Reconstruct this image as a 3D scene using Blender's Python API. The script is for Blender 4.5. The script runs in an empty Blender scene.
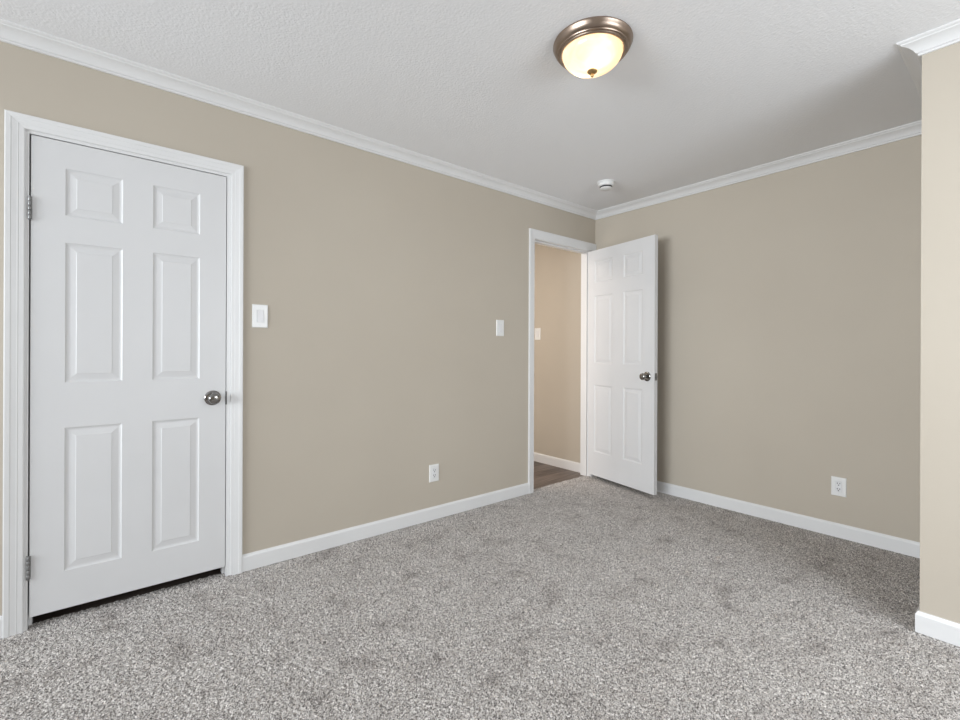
import bpy, bmesh, math
import numpy as np
from mathutils import Vector, Matrix

S = bpy.context.scene
COL = S.collection
PI = math.pi


def W(a, b, z=0.0):
    """a = distance from the corner along the left wall, b = along the right wall."""
    return Vector((-a, -b, z))


# ------------------------------------------------------------------ camera
YAW, PITCH, ROLL = 0.8820, 0.0, 0.0041
CA, CB, CH = 3.6378, 2.6949, 1.1761
F = Vector((math.cos(YAW), math.sin(YAW), 0))
R = Vector((math.sin(YAW), -math.cos(YAW), 0))
U = Vector((0, 0, 1))
F2 = F * math.cos(PITCH) + U * math.sin(PITCH)
U2 = U * math.cos(PITCH) - F * math.sin(PITCH)
R3 = R * math.cos(ROLL) + U2 * math.sin(ROLL)
U3 = U2 * math.cos(ROLL) - R * math.sin(ROLL)
cd = bpy.data.cameras.new('camera')
cam = bpy.data.objects.new('camera', cd)
COL.objects.link(cam)
m = Matrix.Identity(4)
for i in range(3):
    m[i][0], m[i][1], m[i][2] = R3[i], U3[i], -F2[i]
m.translation = W(CA, CB, CH)
cam.matrix_world = m
cd.sensor_fit = 'HORIZONTAL'
cd.sensor_width = 36
cd.lens = 460.55 * 36 / 960
cd.shift_y = -8.645 / 960
cd.clip_start = 0.02
S.camera = cam

# ------------------------------------------------------------------ world, exposure
wd = bpy.data.worlds.new('world')
S.world = wd
wd.use_nodes = True
wd.node_tree.nodes['Background'].inputs[0].default_value = (0.80, 0.90, 1.0, 1)
wd.node_tree.nodes['Background'].inputs[1].default_value = 1.0
S.view_settings.view_transform = 'Standard'
S.view_settings.look = 'None'
S.view_settings.gamma = 1
S.view_settings.use_curve_mapping = False
S.view_settings.exposure = 0.22


def area_light(name, loc, aim, sx, sy, power, col=(1, 1, 1), spread=PI):
    d = bpy.data.lights.new(name, 'AREA')
    d.shape = 'RECTANGLE'
    d.size, d.size_y, d.energy, d.color, d.spread = sx, sy, power, col, spread
    o = bpy.data.objects.new(name, d)
    COL.objects.link(o)
    o.location = loc
    o.rotation_euler = (Vector(aim) - Vector(loc)).to_track_quat('-Z', 'Y').to_euler()
    return o


AMAX, BMAX, HC = 7.6, 4.3, 2.490
# daylight entering by the two windows behind the camera
area_light('window_daylight_back', W(1.9, BMAX - 0.20, 1.45), W(1.5, 0, 0.8), 1.6, 1.35, 27, (0.905, 0.955, 1.0), math.radians(140))
area_light('window_daylight_near', W(AMAX - 0.25, 1.65, 1.45), W(0, 1.65, 1.35), 3.0, 1.35, 82, (0.905, 0.955, 1.0), math.radians(110))
# unseen light added near the hallway ceiling to brighten the hall
area_light('hall_ceiling_fill', W(1.3, -0.65, 2.42), W(1.3, -0.65, 0), 0.4, 0.4, 9, (1.0, 0.90, 0.82))
# upright panel light added out of view to light the hallway wall evenly
area_light('hall_wall_fill', W(2.35, -0.68, 1.15), W(0, -0.68, 1.0), 0.8, 1.9, 19, (1.0, 0.93, 0.87))


# ------------------------------------------------------------------ materials
def mat(name, col, rough=0.5, metal=0.0, spec=0.5):
    m = bpy.data.materials.new(name)
    m.use_nodes = True
    b = m.node_tree.nodes['Principled BSDF']
    b.inputs['Base Color'].default_value = (*col, 1)
    b.inputs['Roughness'].default_value = rough
    b.inputs['Metallic'].default_value = metal
    b.inputs['Specular IOR Level'].default_value = spec
    return m, m.node_tree, b


def add(nt, t, **kw):
    n = nt.nodes.new(t)
    for k, v in kw.items():
        if k in n.inputs:
            n.inputs[k].default_value = v
        else:
            setattr(n, k, v)
    return n


def ramp(nt, stops):
    r = nt.nodes.new('ShaderNodeValToRGB')
    e = r.color_ramp.elements
    e[0].position, e[0].color = stops[0][0], (*stops[0][1], 1)
    e[1].position, e[1].color = stops[-1][0], (*stops[-1][1], 1)
    for p, c in stops[1:-1]:
        x = e.new(p)
        x.color = (*c, 1)
    return r


def noise_paint(name, c1, c2, scale, rough, bump_scale, bump, dist, detail=3, spec=0.5):
    m, nt, b = mat(name, c1, rough, 0, spec)
    tc = add(nt, 'ShaderNodeTexCoord')
    n = add(nt, 'ShaderNodeTexNoise', Scale=scale, Detail=2.0)
    nt.links.new(tc.outputs['Object'], n.inputs['Vector'])
    r = ramp(nt, [(0.35, c1), (0.65, c2)])
    nt.links.new(n.outputs['Fac'], r.inputs[0])
    nt.links.new(r.outputs[0], b.inputs['Base Color'])
    n2 = add(nt, 'ShaderNodeTexNoise', Scale=bump_scale, Detail=float(detail))
    nt.links.new(tc.outputs['Object'], n2.inputs['Vector'])
    bp = add(nt, 'ShaderNodeBump', Strength=bump, Distance=dist)
    nt.links.new(n2.outputs['Fac'], bp.inputs['Height'])
    nt.links.new(bp.outputs[0], b.inputs['Normal'])
    return m


M_WALL = noise_paint('beige_wall_paint', (0.505, 0.452, 0.378), (0.52, 0.467, 0.391), 1.5, 0.75, 260, 0.12, 0.002)
M_TRIM = noise_paint('white_trim_paint', (0.75, 0.75, 0.75), (0.77, 0.77, 0.77), 3, 0.38, 90, 0.03, 0.001)
M_DOOR = noise_paint('white_door_paint', (0.685, 0.685, 0.69), (0.70, 0.70, 0.705), 3, 0.42, 140, 0.05, 0.001)
M_PLATE = noise_paint('white_plastic', (0.80, 0.80, 0.79), (0.82, 0.82, 0.81), 8, 0.3, 300, 0.01, 0.0005)
M_ROCKER = noise_paint('white_switch_plastic', (0.77, 0.77, 0.78), (0.79, 0.79, 0.80), 8, 0.35, 300, 0.01, 0.0005)
M_DARK = noise_paint('dark_recess', (0.02, 0.02, 0.02), (0.03, 0.03, 0.03), 8, 0.6, 200, 0.01, 0.0005)


def metal_mat(name, c1, c2, rough, scale=18):
    m, nt, b = mat(name, c1, rough, 1.0)
    tc = add(nt, 'ShaderNodeTexCoord')
    n = add(nt, 'ShaderNodeTexNoise', Scale=float(scale), Detail=4.0)
    nt.links.new(tc.outputs['Object'], n.inputs['Vector'])
    r = ramp(nt, [(0.3, c1), (0.7, c2)])
    nt.links.new(n.outputs['Fac'], r.inputs[0])
    nt.links.new(r.outputs[0], b.inputs['Base Color'])
    return m


M_NICKEL = metal_mat('satin_nickel', (0.24, 0.235, 0.23), (0.34, 0.33, 0.32), 0.12)
M_HINGE = metal_mat('hinge_steel', (0.22, 0.22, 0.22), (0.32, 0.32, 0.32), 0.5)
M_BRONZE = metal_mat('brushed_bronze', (0.30, 0.235, 0.19), (0.38, 0.30, 0.245), 0.33)
M_BRASS = metal_mat('antique_brass', (0.50, 0.33, 0.15), (0.60, 0.42, 0.22), 0.30)


def ceiling_mat():
    m, nt, b = mat('textured_ceiling_paint', (0.87, 0.875, 0.89), 0.85, 0, 0.2)
    tc = add(nt, 'ShaderNodeTexCoord')
    n = add(nt, 'ShaderNodeTexNoise', Scale=110.0, Detail=3.0, Roughness=0.6)
    v = add(nt, 'ShaderNodeTexVoronoi', Scale=95.0)
    v.feature = 'SMOOTH_F1'
    nt.links.new(tc.outputs['Object'], n.inputs['Vector'])
    nt.links.new(tc.outputs['Object'], v.inputs['Vector'])
    mx = add(nt, 'ShaderNodeMath', operation='ADD')
    nt.links.new(n.outputs['Fac'], mx.inputs[0])
    nt.links.new(v.outputs['Distance'], mx.inputs[1])
    bp = add(nt, 'ShaderNodeBump', Strength=0.35, Distance=0.003)
    nt.links.new(mx.outputs[0], bp.inputs['Height'])
    nt.links.new(bp.outputs[0], b.inputs['Normal'])
    return m


M_CEIL = ceiling_mat()


def carpet_mat():
    m, nt, b = mat('grey_frieze_carpet', (0.30, 0.28, 0.265), 1.0, 0, 0.05)
    b.inputs['Sheen Weight'].default_value = 0.25
    b.inputs['Sheen Roughness'].default_value = 0.6
    tc = add(nt, 'ShaderNodeTexCoord')
    v = add(nt, 'ShaderNodeTexVoronoi', Scale=270.0)
    nt.links.new(tc.outputs['Object'], v.inputs['Vector'])
    sep = add(nt, 'ShaderNodeSeparateColor')
    nt.links.new(v.outputs['Color'], sep.inputs[0])
    r = ramp(nt, [(0.0, (0.07, 0.06, 0.054)), (0.25, (0.31, 0.282, 0.263)), (0.5, (0.53, 0.492, 0.464)), (1.0, (0.93, 0.88, 0.84))])
    nt.links.new(sep.outputs[0], r.inputs[0])
    # wear and pile direction marks
    n2 = add(nt, 'ShaderNodeTexNoise', Scale=6.0, Detail=3.0, Roughness=0.6)
    nt.links.new(tc.outputs['Object'], n2.inputs['Vector'])
    r2 = ramp(nt, [(0.31, (0.66, 0.64, 0.63)), (0.41, (0.92, 0.91, 0.905)), (0.56, (1.0, 1.0, 1.0))])
    nt.links.new(n2.outputs['Fac'], r2.inputs[0])
    mx = add(nt, 'ShaderNodeMix', data_type='RGBA', blend_type='MULTIPLY')
    mx.inputs[0].default_value = 1.0
    nt.links.new(r.outputs[0], mx.inputs[6])
    nt.links.new(r2.outputs[0], mx.inputs[7])
    nt.links.new(mx.outputs[2], b.inputs['Base Color'])
    bp = add(nt, 'ShaderNodeBump', Strength=0.5, Distance=0.004)
    nt.links.new(v.outputs['Distance'], bp.inputs['Height'])
    bp.invert = True
    nt.links.new(bp.outputs[0], b.inputs['Normal'])
    return m


M_CARPET = carpet_mat()


def wood_mat():
    m, nt, b = mat('grey_brown_wood_planks', (0.2, 0.15, 0.12), 0.45)
    tc = add(nt, 'ShaderNodeTexCoord')
    br = add(nt, 'ShaderNodeTexBrick', Scale=1.0)
    br.offset = 0.37
    br.inputs['Color1'].default_value = (0.20, 0.165, 0.145, 1)
    br.inputs['Color2'].default_value = (0.105, 0.083, 0.072, 1)
    br.inputs['Mortar'].default_value = (0.05, 0.04, 0.035, 1)
    br.inputs['Mortar Size'].default_value = 0.0012
    br.inputs['Brick Width'].default_value = 1.1
    br.inputs['Row Height'].default_value = 0.15
    nt.links.new(tc.outputs['Object'], br.inputs['Vector'])
    mp = add(nt, 'ShaderNodeMapping')
    mp.inputs['Scale'].default_value = (1.2, 16, 1)
    nt.links.new(tc.outputs['Object'], mp.inputs[0])
    n = add(nt, 'ShaderNodeTexNoise', Scale=3.0, Detail=6.0, Roughness=0.65)
    nt.links.new(mp.outputs[0], n.inputs['Vector'])
    r = ramp(nt, [(0.3, (0.45, 0.42, 0.40)), (0.7, (1.35, 1.3, 1.28))])
    nt.links.new(n.outputs['Fac'], r.inputs[0])
    mx = add(nt, 'ShaderNodeMix', data_type='RGBA', blend_type='MULTIPLY')
    mx.inputs[0].default_value = 1.0
    nt.links.new(br.outputs[0], mx.inputs[6])
    nt.links.new(r.outputs[0], mx.inputs[7])
    nt.links.new(mx.outputs[2], b.inputs['Base Color'])
    return m


M_WOOD = wood_mat()


def shade_glass():
    """alabaster glass bowl: translucent, lit by the bulbs inside it"""
    m = bpy.data.materials.new('alabaster_glass')
    m.use_nodes = True
    nt = m.node_tree
    nt.nodes.clear()
    out = add(nt, 'ShaderNodeOutputMaterial')
    tc = add(nt, 'ShaderNodeTexCoord')
    n = add(nt, 'ShaderNodeTexNoise', Scale=9.0, Detail=3.0, Distortion=1.2)
    nt.links.new(tc.outputs['Object'], n.inputs['Vector'])
    r = ramp(nt, [(0.35, (0.95, 0.74, 0.50)), (0.65, (1.0, 0.87, 0.69))])
    nt.links.new(n.outputs['Fac'], r.inputs[0])
    tr = add(nt, 'ShaderNodeBsdfTranslucent')
    df = add(nt, 'ShaderNodeBsdfDiffuse')
    gl = add(nt, 'ShaderNodeBsdfGlossy', Roughness=0.12)
    em = add(nt, 'ShaderNodeEmission', Strength=0.30)
    for s in (tr, df, em):
        nt.links.new(r.outputs[0], s.inputs['Color'])
    m1 = add(nt, 'ShaderNodeMixShader')
    m1.inputs[0].default_value = 0.25
    nt.links.new(tr.outputs[0], m1.inputs[1])
    nt.links.new(df.outputs[0], m1.inputs[2])
    m2 = add(nt, 'ShaderNodeMixShader')
    m2.inputs[0].default_value = 0.05
    nt.links.new(m1.outputs[0], m2.inputs[1])
    nt.links.new(gl.outputs[0], m2.inputs[2])
    ad = add(nt, 'ShaderNodeAddShader')
    nt.links.new(m2.outputs[0], ad.inputs[0])
    nt.links.new(em.outputs[0], ad.inputs[1])
    nt.links.new(ad.outputs[0], out.inputs[0])
    return m


M_SHADE = shade_glass()


def bulb_mat():
    m, nt, b = mat('lit_bulb', (1, 0.9, 0.75), 0.4)
    b.inputs['Emission Color'].default_value = (1, 0.85, 0.62, 1)
    b.inputs['Emission Strength'].default_value = 6
    return m


M_BULB = bulb_mat()


def pane_mat():
    m, nt, b = mat('window_glass', (0.95, 0.97, 1.0), 0.02)
    b.inputs['Transmission Weight'].default_value = 1.0
    b.inputs['IOR'].default_value = 1.45
    return m


M_PANE = pane_mat()


# ------------------------------------------------------------------ mesh helpers
def link(name, bm, material, parent=None, smooth=False, loc=None):
    me = bpy.data.meshes.new(name)
    bmesh.ops.recalc_face_normals(bm, faces=bm.faces)
    bm.to_mesh(me)
    bm.free()
    me.materials.append(material)
    if smooth:
        for p in me.polygons:
            p.use_smooth = True
        me.set_sharp_from_angle(angle=math.radians(smooth if smooth is not True else 40))
    o = bpy.data.objects.new(name, me)
    COL.objects.link(o)
    if parent:
        o.parent = parent
    if loc is not None:
        o.location = loc
    return o


def empty(name, loc, rot=(0, 0, 0)):
    o = bpy.data.objects.new(name, None)
    COL.objects.link(o)
    o.location = loc
    o.rotation_euler = rot
    o.empty_display_size = 0.05
    return o


def tag(o, label=None, cat=None, group=None, kind=None):
    for k, v in (('label', label), ('category', cat), ('group', group), ('kind', kind)):
        if v:
            o[k] = v
    return o


def box(bm, lo, hi):
    lo, hi = Vector(lo), Vector(hi)
    lo, hi = Vector(map(min, lo, hi)), Vector(map(max, lo, hi))
    vs = [bm.verts.new((x, y, z)) for z in (lo.z, hi.z) for y in (lo.y, hi.y) for x in (lo.x, hi.x)]
    for f in ((0, 1, 3, 2), (4, 6, 7, 5), (0, 4, 5, 1), (2, 3, 7, 6), (0, 2, 6, 4), (1, 5, 7, 3)):
        bm.faces.new([vs[i] for i in f])
    return vs


def bevelled_box(bm, lo, hi, w, seg=2):
    b2 = bmesh.new()
    box(b2, lo, hi)
    bmesh.ops.bevel(b2, geom=b2.edges[:], offset=w, segments=seg, profile=0.5, affect='EDGES')
    me = bpy.data.meshes.new('t')
    b2.to_mesh(me)
    b2.free()
    bm.from_mesh(me)
    bpy.data.meshes.remove(me)


def wbox(bm, a0, b0, z0, a1, b1, z1):
    box(bm, W(a0, b0, z0), W(a1, b1, z1))


def lathe(bm, prof, axis='z', seg=48, loc=(0, 0, 0), cap=True):
    """prof: list of (radius, height); height runs along the axis"""
    loc = Vector(loc)

    def P(r, h, t):
        c, s = r * math.cos(t), r * math.sin(t)
        v = {'z': (c, s, h), 'y': (c, h, s), 'x': (h, c, s)}[axis]
        return loc + Vector(v)
    rings = []
    for r, h in prof:
        if r < 1e-6:
            rings.append([bm.verts.new(P(0, h, 0))])
        else:
            rings.append([bm.verts.new(P(r, h, 2 * PI * i / seg)) for i in range(seg)])
    for A, B in zip(rings, rings[1:]):
        for i in range(seg):
            j = (i + 1) % seg
            if len(A) == 1 and len(B) == 1:
                continue
            if len(A) == 1:
                bm.faces.new([A[0], B[i], B[j]])
            elif len(B) == 1:
                bm.faces.new([A[i], A[j], B[0]])
            else:
                bm.faces.new([A[i], A[j], B[j], B[i]])
    if cap:
        for rg in (rings[0], rings[-1]):
            if len(rg) > 1:
                bm.faces.new(rg)


def prism(bm, rings):
    """loft closed rings (same count), capped"""
    vr = [[bm.verts.new(p) for p in r] for r in rings]
    n = len(vr[0])
    for A, B in zip(vr, vr[1:]):
        for i in range(n):
            j = (i + 1) % n
            bm.faces.new([A[i], A[j], B[j], B[i]])
    bm.faces.new(vr[0][::-1])
    bm.faces.new(vr[-1])


# ------------------------------------------------------------------ room shell
PA, PB = 0.967, 2.3765            # outer corner of the closet bump-out
D1L, D1R, D1B, D1T = 3.8665, 3.135, 0.049, 2.079
O1L, O1R, O1T = 3.872, 3.1315, 2.083        # rough opening of door_1 (inner jamb faces)
O2L, O2R, O2T = 0.833, 0.066, 2.122        # of door_2
TH = 0.112
HB = -1.25                        # far wall of the hall
SETTING = []


def struct(name, bm, material, label, cat, smooth=False):
    o = link(name, bm, material, None, smooth)
    tag(o, label, cat, None, 'structure')
    return o


JT = 0.018  # jamb thickness
bm = bmesh.new()
wbox(bm, -0.12, -TH, -0.05, O2R - JT, 0, HC)
wbox(bm, O2R - JT, -TH, O2T + JT, O2L + JT, 0, HC)
wbox(bm, O2L + JT, -TH, -0.05, O1R - JT, 0, HC)
wbox(bm, O1R - JT, -TH, O1T + JT, O1L + JT, 0, HC)
wbox(bm, O1L + JT, -TH, -0.05, AMAX + 0.12, 0, HC)
struct('wall_left', bm, M_WALL, 'long beige wall on the left holding the closed door and the open doorway', 'wall')

bm = bmesh.new()
wbox(bm, -0.12, 0, -0.05, 0, PB + 0.1, HC)
struct('wall_right', bm, M_WALL, 'beige wall behind the open door with a power outlet low down', 'wall')

bm = bmesh.new()
wbox(bm, 0, PB, -0.05, PA, BMAX, HC)
struct('wall_partition', bm, M_WALL, 'beige bump-out wall corner at the right edge', 'wall')


def wall_with_window(name, along, fixed, lo, hi, w0, w1, z0, z1, label):
    bm = bmesh.new()
    for s0, s1, q0, q1 in ((lo, w0, -0.05, HC), (w1, hi, -0.05, HC), (w0, w1, -0.05, z0), (w0, w1, z1, HC)):
        if along == 'a':
            wbox(bm, s0, fixed, q0, s1, fixed + 0.12, q1)
        else:
            wbox(bm, fixed, s0, q0, fixed + 0.12, s1, q1)
    struct(name, bm, M_WALL, label, 'wall')


wall_with_window('wall_back', 'a', BMAX, 0, AMAX + 0.12, 1.10, 2.70, 0.78, 2.13, 'beige window wall behind the viewer')
wall_with_window('wall_near', 'b', AMAX, 0, BMAX, 0.20, 3.20, 0.78, 2.13, 'beige window wall to the left of the viewer')


def window(name, along, fixed, w0, w1, z0, z1, label):
    root = empty(name, W((w0 + w1) / 2, fixed, z0) if along == 'a' else W(fixed, (w0 + w1) / 2, z0))
    tag(root, label, 'window', None, 'structure')
    inv = -root.location

    def bx(bm, s0, s1, q0, q1, d0, d1):
        if along == 'a':
            p, q = W(s0, fixed + d0, q0), W(s1, fixed + d1, q1)
        else:
            p, q = W(fixed + d0, s0, q0), W(fixed + d1, s1, q1)
        box(bm, p + inv, q + inv)
    f = bmesh.new()
    t = 0.05
    bx(f, w0, w1, z0, z0 + t, 0.02, 0.10)
    bx(f, w0, w1, z1 - t, z1, 0.02, 0.10)
    bx(f, w0, w0 + t, z0 + t, z1 - t, 0.02, 0.10)
    bx(f, w1 - t, w1, z0 + t, z1 - t, 0.02, 0.10)
    mid = (w0 + w1) / 2
    bx(f, mid - t / 2, mid + t / 2, z0 + t, z1 - t, 0.02, 0.10)
    link('window_frame', f, M_TRIM, root)
    for s0, s1 in ((w0 + t, mid - t / 2), (mid + t / 2, w1 - t)):
        g = bmesh.new()
        bx(g, s0, s1, z0 + t, z1 - t, 0.055, 0.061)
        link('pane', g, M_PANE, root)


window('window_1', 'a', BMAX, 1.10, 2.70, 0.78, 2.13, 'wide white-framed window behind the viewer')
window('window_2', 'b', AMAX, 0.20, 3.20, 0.78, 2.13, 'wide white-framed window to the left of the viewer')

# ceiling over room, hall and closet
bm = bmesh.new()
wbox(bm, -0.12, HB - 0.1, HC, AMAX + 0.12, BMAX + 0.12, HC + 0.1)
struct('ceiling', bm, M_CEIL, 'white textured ceiling with fine stipple', 'ceiling')

# hall and closet behind the left wall
bm = bmesh.new()
wbox(bm, -0.12, HB, -0.05, 0.0, -TH, HC)
struct('wall_hall_side', bm, M_WALL, 'beige hallway wall seen through the open doorway', 'wall')
bm = bmesh.new()
wbox(bm, -0.12, HB - 0.1, -0.05, AMAX + 0.12, HB, HC)
wbox(bm, 2.4, HB, -0.05, 2.5, -TH, HC)
wbox(bm, AMAX, HB, -0.05, AMAX + 0.12, -TH, HC)
struct('wall_hall_far', bm, M_WALL, 'beige far wall of the hallway and closet behind the left wall', 'wall')
bm = bmesh.new()
wbox(bm, 0.0, HB, -0.05, 2.4, -0.06, -0.008)
struct('floor_hall', bm, M_WOOD, 'grey-brown wood plank floor beyond the open doorway', 'floor')

bm = bmesh.new()
wbox(bm, 2.5, HB, -0.05, AMAX, -0.06, -0.008)  # dark planks put the shade of the door gap into the floor colour
struct('floor_closet', bm, M_WOOD, 'closet floor under the closed door, in dark planks that stand in for shade', 'floor')

# carpet: a real field of tufts, one vertex per tuft
def carpet():
    rng = np.random.default_rng(5)
    step = 0.0045
    a0, a1, b0, b1 = -0.004, 4.35, -0.061, 3.4
    na, nb = int((a1 - a0) / step) + 1, int((b1 - b0) / step) + 1
    A = np.linspace(a0, a1, na)
    B = np.linspace(b0, b1, nb)
    ga, gb = np.meshgrid(A, B, indexing='ij')
    j = step * 0.36
    xa = ga + rng.uniform(-j, j, ga.shape)
    xb = gb + rng.uniform(-j, j, gb.shape)
    z = rng.uniform(-0.0070, 0.0015, ga.shape)
    for arr, src in ((xa, ga), (xb, gb)):
        arr[0, :], arr[-1, :], arr[:, 0], arr[:, -1] = src[0, :], src[-1, :], src[:, 0], src[:, -1]
    # rolled edge at the doorway
    z[:, 0] = -0.010
    z[:, 1] = -0.006
    co = np.stack([-xa, -xb, z], -1).reshape(-1, 3)
    idx = np.arange(na * nb).reshape(na, nb)
    q = np.stack([idx[:-1, :-1], idx[1:, :-1], idx[1:, 1:], idx[:-1, 1:]], -1).reshape(-1, 4)
    extra = []

    def slab(p0, p1, q0, q1, zt):
        n = len(co) + len(extra)
        lo, hi = (min(-p0, -p1), min(-q0, -q1)), (max(-p0, -p1), max(-q0, -q1))
        for zz in (-0.05, zt):
            extra.extend([(lo[0], lo[1], zz), (hi[0], lo[1], zz), (hi[0], hi[1], zz), (lo[0], hi[1], zz)])
        return [(n + 3, n + 2, n + 1, n), (n + 4, n + 5, n + 6, n + 7), (n, n + 1, n + 5, n + 4), (n + 1, n + 2, n + 6, n + 5),
                (n + 2, n + 3, n + 7, n + 6), (n + 3, n, n + 4, n + 7)]
    fs = slab(-0.004, a1, -0.059, b1, -0.012) + slab(a1, AMAX, 0, BMAX, -0.002) + slab(0, a1, b1, BMAX, -0.002) 
    co2 = np.vstack([co, np.array(extra)])
    q2 = np.vstack([q, np.array(fs)])
    me = bpy.data.meshes.new('floor')
    me.vertices.add(len(co2))
    me.vertices.foreach_set('co', co2.astype(np.float32).ravel())
    me.loops.add(q2.size)
    me.loops.foreach_set('vertex_index', q2.astype(np.int32).ravel())
    me.polygons.add(len(q2))
    me.polygons.foreach_set('loop_start', np.arange(0, q2.size, 4, dtype=np.int32))
    me.update(calc_edges=True)
    me.validate()
    me.shade_smooth()
    me.materials.append(M_CARPET)
    o = bpy.data.objects.new('floor', me)
    COL.objects.link(o)
    tag(o, 'wall-to-wall grey frieze carpet with dented darker spots', 'carpet', None, 'structure')


carpet()


# ------------------------------------------------------------------ baseboards and crown
def sweep(pts, prof, closed, names, labels, cat, material):
    """pts walk the room with the wall on one side; prof = (distance off wall, z) closed outline"""
    n = len(pts)
    P = [Vector((-a, -b)) for a, b in pts]

    def inward(i):     # normal of segment i -> i+1 pointing into the room
        d = (P[(i + 1) % n] - P[i]).normalized()
        return Vector((-d.y, d.x))

    def ring(k, seg):
        prev = (k - 1) % n
        n1 = inward(seg)
        if closed or 0 < k < n - 1:
            na, nb = inward(prev), inward(k % n)
            mdir = (na + nb)
            mdir = mdir / mdir.dot(nb)
        else:
            mdir = n1
        return [Vector((P[k % n].x + mdir.x * o, P[k % n].y + mdir.y * o, z)) for o, z in prof]
    cnt = n if closed else n - 1
    for s in range(cnt):
        if names[s] is None:
            continue
        bm = bmesh.new()
        prism(bm, [ring(s, s), ring(s + 1, s)])
        struct(names[s], bm, material, labels[s], cat)


BASE = [(0.0, 0.0), (0.0125, 0.0), (0.0125, 0.074), (0.0105, 0.080), (0.0065, 0.084), (0.005, 0.0885), (0.0, 0.0885)]
c = [(0.0, 2.430), (0.010, 2.430), (0.012, 2.434), (0.010, 2.439), (0.016, 2.4405)]
for k in range(9):                # cove
    t = k / 8 * PI / 2
    c.append((0.018 + 0.038 * (0.55 * k / 8 + 0.45 * (1 - math.cos(t))), 2.443 + 0.030 * (0.55 * k / 8 + 0.45 * math.sin(t))))
c += [(0.0585, 2.4745), (0.060, 2.4775), (0.068, 2.4815), (0.0715, 2.485), (0.0715, HC), (0.0, HC)]
CROWN = [(o, z if z == HC else z + 0.0018) for o, z in c]

loop = [(0, 0), (AMAX, 0), (AMAX, BMAX), (PA, BMAX), (PA, PB), (0, PB)]
sweep(loop, CROWN, True, ['trim_1', 'trim_2', 'trim_3', 'trim_4', 'trim_5', 'trim_6'],
      ['white crown moulding along the top of the long left wall', 'white crown moulding above the near window wall',
       'white crown moulding above the back window wall', 'white crown moulding on the bump-out at the right edge',
       'white crown moulding on the hidden side of the bump-out', 'white crown moulding along the top of the right wall'],
      'crown moulding', M_TRIM)
C1L, C1R, C1T = 3.944, 3.056, 2.1535     # casing outer edges
C2L, C2R, C2T = 0.898, 0.001, 2.198
sweep([(C2L, 0), (C1R, 0)], BASE, False, ['baseboard_left'], ['white baseboard between the closed door and the open doorway'], 'baseboard', M_TRIM)
sweep([(C1L, 0), (AMAX, 0), (AMAX, BMAX), (PA, BMAX), (PA, PB), (0, PB), (0, 0.017)], BASE, False,
      ['baseboard_far_left', 'baseboard_near', 'baseboard_back', 'baseboard_partition', 'baseboard_alcove', 'baseboard_right'],
      ['short white baseboard at the left edge beside the closed door casing', 'white baseboard under the near window', 'white baseboard under the back window',
       'white baseboard wrapping the bump-out at the right edge', 'white baseboard on the hidden side of the bump-out',
       'white baseboard along the right wall below the power outlet'], 'baseboard', M_TRIM)
HBASE = [(0, -0.008), (0.0125, -0.008), (0.0125, 0.070), (0.0105, 0.076), (0.005, 0.082), (0, 0.084)]
sweep([(0, -TH - 0.001), (0, HB)], HBASE, False, ['baseboard_hall'], ['white baseboard on the hallway wall beyond the doorway'], 'baseboard', M_TRIM)


# ------------------------------------------------------------------ doors
def casing(root, aR, aL, top, w, hw, b=0.0, sgn=1, right_w=None):
    """colonial casing round an opening: outer edges aL, aR, top; built mitred in three lengths"""
    # across-width profile: (distance from the inner edge, thickness)
    rw = right_w or w
    pr = [(0, 0), (0, 0.008), (0.004, 0.0095), (0.30 * w, 0.0102), (0.33 * w, 0.0112), (0.40 * w, 0.0112), (0.66 * w, 0.0132),
          (0.70 * w, 0.0146), (0.94 * w, 0.0156), (w, 0.0145), (w, 0)]
    iR, iL, iT = aR + rw, aL - w, top - hw

    def ring(kind):
        out = []
        for d, t in pr:
            dr = d * rw / w
            if kind == 'bl':
                p = W(iL + d, b + sgn * t, -0.004)
            elif kind == 'tl':
                p = W(iL + d, b + sgn * t, iT + d * hw / w)
            elif kind == 'tr':
                p = W(iR - dr, b + sgn * t, iT + d * hw / w)
            else:
                p = W(iR - dr, b + sgn * t, -0.004)
            out.append(p - root.location)
        return out
    for nm, k0, k1 in (('side_casing', 'bl', 'tl'), ('head_casing', 'tl', 'tr'), ('side_casing', 'tr', 'br')):
        bm = bmesh.new()
        prism(bm, [ring(k0), ring(k1)])
        link(nm, bm, M_TRIM, root)


def jamb(root, oR, oL, oT, stop_b, sink=0.005):
    o = root.location
    for a0, a1, z0, z1, nm in ((oL, oL + JT, -0.008, oT + JT, 'side_jamb'), (oR - JT, oR, -0.008, oT + JT, 'side_jamb'), (oR, oL, oT, oT + JT, 'head_jamb')):
        bm = bmesh.new()
        box(bm, W(a0, -TH - 0.001, z0) - o, W(a1, 0.001, z1) - o)
        link(nm, bm, M_TRIM, root)
    st = 0.011
    bm = bmesh.new()
    box(bm, W(oL - st, stop_b, 0) - o, W(oL, stop_b - 0.034, oT) - o)
    box(bm, W(oR + st, stop_b, 0) - o, W(oR, stop_b - 0.034, oT) - o)
    box(bm, W(oR + st, stop_b, oT - st) - o, W(oL - st, stop_b - 0.034, oT) - o)
    link('door_stop', bm, M_TRIM, root)


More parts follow.
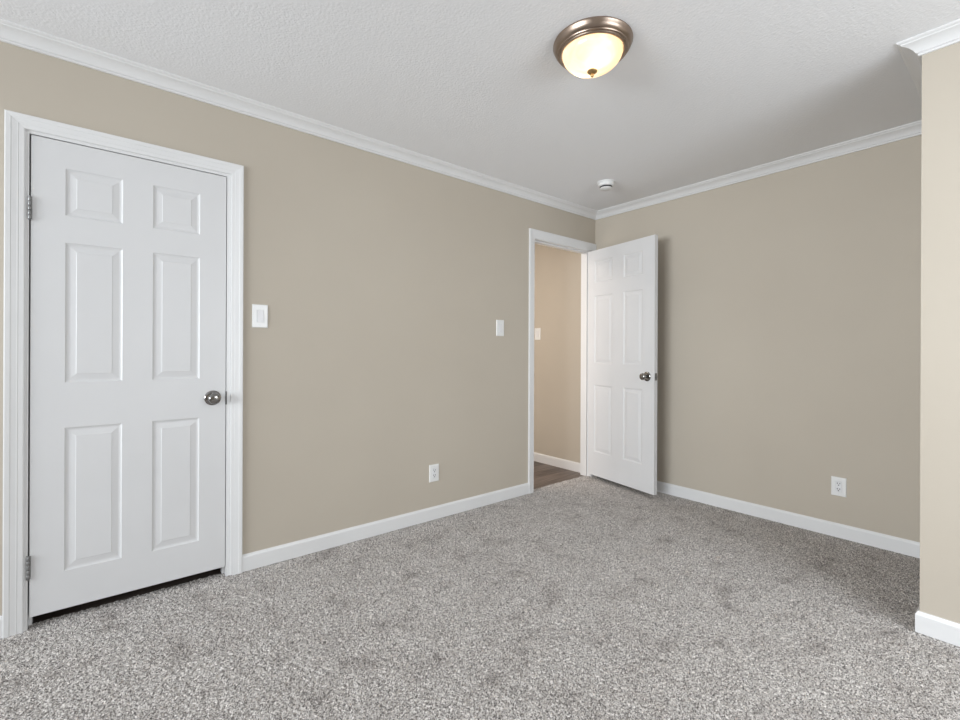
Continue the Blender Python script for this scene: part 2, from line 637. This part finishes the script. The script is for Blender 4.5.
def leaf_mesh(w, h, t, cols, rows):
    """six-panel moulded leaf; local x 0..w from the hinge edge, y 0 (front) .. t, z 0..h"""
    bm = bmesh.new()
    prof = [(0.0, 0.0), (0.0025, 0.0022), (0.0065, 0.0043), (0.011, 0.0052), (0.015, 0.0052), (0.036, 0.0018), (0.0380, 0.0006)]
    xs = sorted({0, w, *[v for c in cols for v in c]})
    zs = sorted({0, h, *[v for r in rows for v in r]})
    for face_y, sg in ((0, 1), (t, -1)):
        for x0, x1 in zip(xs, xs[1:]):
            for z0, z1 in zip(zs, zs[1:]):
                if (x0, x1) in cols and (z0, z1) in rows:
                    rings = []
                    for ins, dep in prof:
                        y = face_y + sg * dep
                        rings.append([bm.verts.new((x, y, z)) for x, z in
                                      ((x0 + ins, z0 + ins), (x1 - ins, z0 + ins), (x1 - ins, z1 - ins), (x0 + ins, z1 - ins))])
                    for A, B in zip(rings, rings[1:]):
                        for i in range(4):
                            j = (i + 1) % 4
                            bm.faces.new([A[i], A[j], B[j], B[i]])
                    bm.faces.new(rings[-1])
                else:
                    bm.faces.new([bm.verts.new((x, face_y, z)) for x, z in ((x0, z0), (x1, z0), (x1, z1), (x0, z1))])
    for (xa, xb) in zip(xs, xs[1:]):
        for zz in (0, h):
            bm.faces.new([bm.verts.new(p) for p in ((xa, 0, zz), (xb, 0, zz), (xb, t, zz), (xa, t, zz))])
    for (za, zb) in zip(zs, zs[1:]):
        for xx in (0, w):
            bm.faces.new([bm.verts.new(p) for p in ((xx, 0, za), (xx, 0, zb), (xx, t, zb), (xx, t, za))])
    bmesh.ops.remove_doubles(bm, verts=bm.verts[:], dist=1e-5)
    return bm


def knob(parent, x, y, z, sg):
    """rosette, neck and tulip knob; sg = direction along local y it sticks out"""
    bm = bmesh.new()
    lathe(bm, [(0.0, 0.0), (0.0375, 0.0), (0.038, sg * 0.003), (0.035, sg * 0.006), (0.028, sg * 0.0085), (0.019, sg * 0.010), (0.0, sg * 0.010)], 'y', 40, (x, y, z), False)
    ro = link('rosette', bm, M_NICKEL, parent, True)
    bm = bmesh.new()
    pr = [(0.0125, sg * 0.009), (0.0115, sg * 0.022), (0.013, sg * 0.027), (0.0205, sg * 0.033), (0.0265, sg * 0.041), (0.0285, sg * 0.050),
          (0.0275, sg * 0.058), (0.0235, sg * 0.0635), (0.015, sg * 0.0665), (0.007, sg * 0.0675), (0.0065, sg * 0.0665), (0.0, sg * 0.0665)]
    lathe(bm, pr, 'y', 40, (x, y, z), False)
    link('knob', bm, M_NICKEL, parent, True)


def hinge(parent, x, y, z, h=0.095, plate=None):
    bm = bmesh.new()
    for k in range(5):
        z0 = z - h / 2 + k * h / 5
        lathe(bm, [(0.0058, z0 + 0.0006), (0.0062, z0 + 0.0014), (0.0062, z0 + h / 5 - 0.0014), (0.0058, z0 + h / 5 - 0.0006)], 'z', 16, (x, y, 0))
    for s in (-1, 1):
        zc = z + s * h / 2
        lathe(bm, [(0.0050, zc), (0.0052, zc + s * 0.002), (0.003, zc + s * 0.004), (0.0, zc + s * 0.0045)], 'z', 16, (x, y, 0))
    if plate:
        box(bm, (plate[0], plate[1], z - h / 2), (plate[2], plate[3], z + h / 2))
    link('hinge', bm, M_HINGE, parent, 40)


# rows and columns of the six panels, measured from the leaf's hinge edge and foot
def layout(w, h):
    x = [0.108 / 0.732, 0.306 / 0.732, 0.420 / 0.732, 0.614 / 0.732]
    z = [v / 2.03 for v in (0.164, 0.787, 0.984, 1.594, 1.710, 1.916)]
    X = [v * w for v in x]
    Z = [v * h for v in z]
    return [(X[0], X[1]), (X[2], X[3])], [(Z[0], Z[1]), (Z[2], Z[3]), (Z[4], Z[5])]


# door_1: closed, hinges on the left
root = empty('door_1', W((D1L + D1R) / 2, 0, 0))
tag(root, 'closed white six-panel door in a white casing at the left', 'door', None, 'structure')
casing(root, C1R, C1L, C1T, 0.060, 0.057, right_w=0.057)
jamb(root, O1R, O1L, O1T, -0.038)
T = 0.035
w1, h1 = D1L - D1R, D1T - D1B
cols, rows = layout(w1, h1)
# local x runs from the hinge edge towards the corner (+X world), y into the wall (+Y world)
lf = link('door_leaf', leaf_mesh(w1, h1, T, cols, rows), M_DOOR, root, False, W(D1L, -0.001, D1B) - root.location)
lf['label'] = 'shut white six-panel leaf'
knob(lf, w1 - 0.059, 0, 0.932 - D1B, -1)
for z in (1.771, 0.260):
    hinge(lf, -0.0035, -0.0065, z - D1B, 0.095, (-0.011, -0.0015, 0.004, 0.0))
bm = bmesh.new()
box(bm, W(D1R - 0.0045, 0.0035, 0.894) - root.location, W(D1R + 0.0005, -0.004, 0.962) - root.location)
link('strike_plate', bm, M_DARK, root)

# door_2: open into the room, hinged next to the corner
root = empty('door_2', W((O2L + O2R) / 2, 0, 0))
tag(root, 'white six-panel door standing open in its doorway beside the far corner', 'door', None, 'structure')
casing(root, C2R, C2L, C2T, 0.060, 0.071)
casing(root, 0.0065, C2L, C2T - 0.005, 0.060, 0.071, -TH, -1, 0.053)
jamb(root, O2R, O2L, O2T, -0.038)
w2, z2b, z2t = 0.762, 0.040, 2.110
h2 = z2t - z2b
cols, rows = [(0.086, 0.308), (0.437, 0.642)], [(0.218, 0.832), (1.029, 1.651), (1.772, 1.968)]
ANG = math.radians(79.8)         # opening angle
# closed: x from hinge towards -X, front (room) face at Y=0, thickness to +Y. pivot at the barrel
piv = W(O2R + 0.002, 0.008, z2b)
lfm = leaf_mesh(w2, h2, T, cols, rows)
for v in lfm.verts:               # local x away from the hinge = -X; room face y=0 -> offset from pivot
    v.co = Vector((-v.co.x - 0.003, v.co.y + 0.008, v.co.z))
lf = link('door_leaf', lfm, M_DOOR, root, False, piv - root.location)
lf.rotation_euler = (0, 0, ANG)
lf['label'] = 'white six-panel leaf swung open'
for y, s in ((0.008 + T, 1), (0.008, -1)):
    knob(lf, -w2 + 0.068, y, 0.979 - z2b, s)
for z in (1.80, 0.27):
    hinge(lf, 0.0, 0.0, z - z2b, 0.09, (-0.0035, 0.006, -0.001, 0.040))
bm = bmesh.new()
box(bm, (-w2 - 0.0040, 0.008 + 0.005, 0.950 - z2b), (-w2 - 0.0020, 0.008 + T - 0.005, 1.008 - z2b))
lathe(bm, [(0.008, -w2 - 0.003), (0.008, -w2 - 0.010), (0.005, -w2 - 0.013)], 'x', 16, (0, 0.008 + T / 2, 0.979 - z2b))
link('latch', bm, M_HINGE, lf)


# ------------------------------------------------------------------ ceiling lamp
LA, LB = 2.024, 1.480
lamp = empty('ceiling_lamp', W(LA, LB, HC))
tag(lamp, 'round bronze flush-mount ceiling lamp with a lit alabaster glass bowl', 'ceiling lamp')
bm = bmesh.new()
lathe(bm, [(0.05, 0.0), (0.163, 0.0), (0.1655, -0.003), (0.1655, -0.007), (0.163, -0.011), (0.161, -0.017), (0.157, -0.025), (0.151, -0.031), (0.1475, -0.0325),
           (0.1485, -0.035), (0.147, -0.038), (0.142, -0.0395), (0.1395, -0.0395), (0.1385, -0.043), (0.134, -0.0455), (0.129, -0.0445), (0.1265, -0.038),
           (0.1265, -0.008), (0.05, -0.006)], 'z', 96, (0, 0, 0), False)
link('pan', bm, M_BRONZE, lamp, 30)
bm = bmesh.new()
R0, D = 0.126, 0.080
outp = [(R0 * math.cos(t), -0.038 - D * math.sin(t)) for t in [k / 20 * PI / 2 for k in range(21)]]
inp = [((R0 - 0.003) * math.cos(t), -0.038 - (D - 0.003) * math.sin(t)) for t in [k / 20 * PI / 2 for k in range(20, -1, -1)]]
outp[-1] = (0.0, outp[-1][1])
inp[0] = (0.0, inp[0][1])
lathe(bm, outp + [], 'z', 96, (0, 0, 0), False)
link('glass_bowl', bm, M_SHADE, lamp, True)
bm = bmesh.new()
zt = -0.038 - D
lathe(bm, [(0.0, zt + 0.005), (0.019, zt + 0.0035), (0.0215, zt - 0.001), (0.0195, zt - 0.005), (0.011, zt - 0.009), (0.006, zt - 0.012), (0.0075, zt - 0.016),
           (0.007, zt - 0.021), (0.004, zt - 0.0245), (0.0, zt - 0.025)], 'z', 32, (0, 0, 0), False)
link('finial', bm, M_BRASS, lamp, True)
for k, (dx, dy) in enumerate(((0.016, 0.064), (-0.024, -0.046))):
    bm = bmesh.new()
    bmesh.ops.create_uvsphere(bm, u_segments=20, v_segments=12, radius=0.022)
    link('bulb', bm, M_BULB, lamp, True, (dx, dy, -0.055))
    ld = bpy.data.lights.new('bulb_light', 'POINT')
    ld.energy, ld.color, ld.shadow_soft_size = 0.14, (1.0, 0.80, 0.55), 0.012
    lo = bpy.data.objects.new('bulb_light', ld)
    COL.objects.link(lo)
    lo.parent = lamp
    lo.location = (dx, dy, -0.084)

# ------------------------------------------------------------------ smoke detector
sd = empty('smoke_detector', W(0.617, 0.555, HC))
tag(sd, 'round white smoke detector on the ceiling near the far corner', 'smoke detector')
bm = bmesh.new()
lathe(bm, [(0.0, 0.0), (0.066, 0.0), (0.067, -0.002), (0.067, -0.007), (0.064, -0.009), (0.0, -0.009)], 'z', 48, (0, 0, 0), False)
link('base_plate', bm, M_PLATE, sd, True)
bm = bmesh.new()
lathe(bm, [(0.0, -0.009), (0.060, -0.009), (0.061, -0.012), (0.058, -0.030), (0.054, -0.033), (0.0, -0.033)], 'z', 48, (0, 0, 0), False)
link('housing', bm, M_PLATE, sd, True)
bm = bmesh.new()
lathe(bm, [(0.0, -0.033), (0.046, -0.033), (0.046, -0.045), (0.0, -0.045)], 'z', 48, (0, 0, 0), False)
link('sensor_slot', bm, M_DARK, sd, True)
bm = bmesh.new()
lathe(bm, [(0.0, -0.045), (0.0475, -0.045), (0.0475, -0.049), (0.040, -0.054), (0.0, -0.056)], 'z', 48, (0, 0, 0), False)
link('cap', bm, M_PLATE, sd, True)


# ------------------------------------------------------------------ switches and outlets
# local frame: x right along the wall as seen from the room, y out of the wall = -y, z up
def plate_root(name, loc, rotz, label, cat, group=None):
    o = empty(name, loc, (0, 0, rotz))
    tag(o, label, cat, group)
    return o


def plate_frame(root, w, h, iw, ih):
    """bevelled cover plate with a rectangular window"""
    bm = bmesh.new()
    t = 0.0062

    def rect(hw, hh, y):
        return [bm.verts.new((x, y, z)) for x, z in ((-hw, -hh), (hw, -hh), (hw, hh), (-hw, hh))]
    rs = [rect(w / 2, h / 2, 0), rect(w / 2, h / 2, -t * 0.45), rect(w / 2 - 0.002, h / 2 - 0.002, -t * 0.85), rect(w / 2 - 0.005, h / 2 - 0.005, -t),
          rect(iw / 2, ih / 2, -t), rect(iw / 2, ih / 2, -0.001)]
    for A, B in zip(rs, rs[1:]):
        for i in range(4):
            j = (i + 1) % 4
            bm.faces.new([A[i], A[j], B[j], B[i]])
    bm.faces.new(rs[0][::-1])
    bm.faces.new(rs[-1])
    link('cover_plate', bm, M_PLATE, root)
    for s in (-1, 1):
        bm = bmesh.new()
        lathe(bm, [(0.0032, -t), (0.0030, -t - 0.0008), (0.0, -t - 0.001)], 'y', 14, (0, 0, s * (ih / 2 + 0.014)), False)
        link('screw', bm, M_ROCKER, root)


def rocker_switch(name, loc, rotz, label, w=0.080, h=0.126, slider=False):
    root = plate_root(name, loc, rotz, label, 'light switch')
    plate_frame(root, w, h, 0.035, 0.068)
    bm = bmesh.new()
    # tilted paddle: top pressed in
    hw, hh = 0.0162, 0.0325
    pts = [(-0.001, -hh), (-0.0105, -hh), (-0.0085, -0.004), (-0.0060, hh), (-0.001, hh)]
    prism(bm, [[Vector((-hw, y, z)) for y, z in pts], [Vector((hw, y, z)) for y, z in pts]])
    link('rocker', bm, M_ROCKER, root)
    return root


def decora_outlet(name, loc, rotz, label, w=0.079, h=0.120):
    root = plate_root(name, loc, rotz, label, 'power outlet')
    plate_frame(root, w, h, 0.035, 0.068)
    bm = bmesh.new()
    bevelled_box(bm, (-0.0168, -0.0078, -0.0332), (0.0168, -0.0005, 0.0332), 0.0010, 1)
    rc = link('receptacle', bm, M_ROCKER, root)
    for zc in (0.0185, -0.0165):
        for x, hh in ((-0.0065, 0.0045), (0.0065, 0.0038)):
            bm = bmesh.new()
            box(bm, (x - 0.0018, -0.0084, zc + 0.003 - hh), (x + 0.0018, -0.0070, zc + 0.003 + hh))
            link('slot', bm, M_DARK, rc)
        bm = bmesh.new()
        lathe(bm, [(0.0034, -0.0070), (0.0034, -0.0084)], 'y', 14, (0, 0, zc - 0.0085))
        link('ground_hole', bm, M_DARK, rc)
    return root


# left wall faces -Y: local -y already points out of it
rocker_switch('light_switch', W(2.970, 0.0, 1.3625), 0, 'white rocker light switch on the wall beside the closed door')
rocker_switch('light_switch', W(1.217, 0.0, 1.3600), 0, 'white light switch on the long wall, the one just left of the open doorway', 0.079)
decora_outlet('power_outlet', W(1.833, 0.0, 0.323), 0, 'white double power outlet low on the long left wall')
# walls in the X=0 plane face -X: rotate local -y to -X
rocker_switch('light_switch', W(0.0, -0.744, 1.366), -PI / 2, 'white light switch on the hallway wall, seen through the open doorway')
decora_outlet('power_outlet', W(0.0, 1.884, 0.323), -PI / 2, 'white double power outlet low on the right wall beyond the open door')
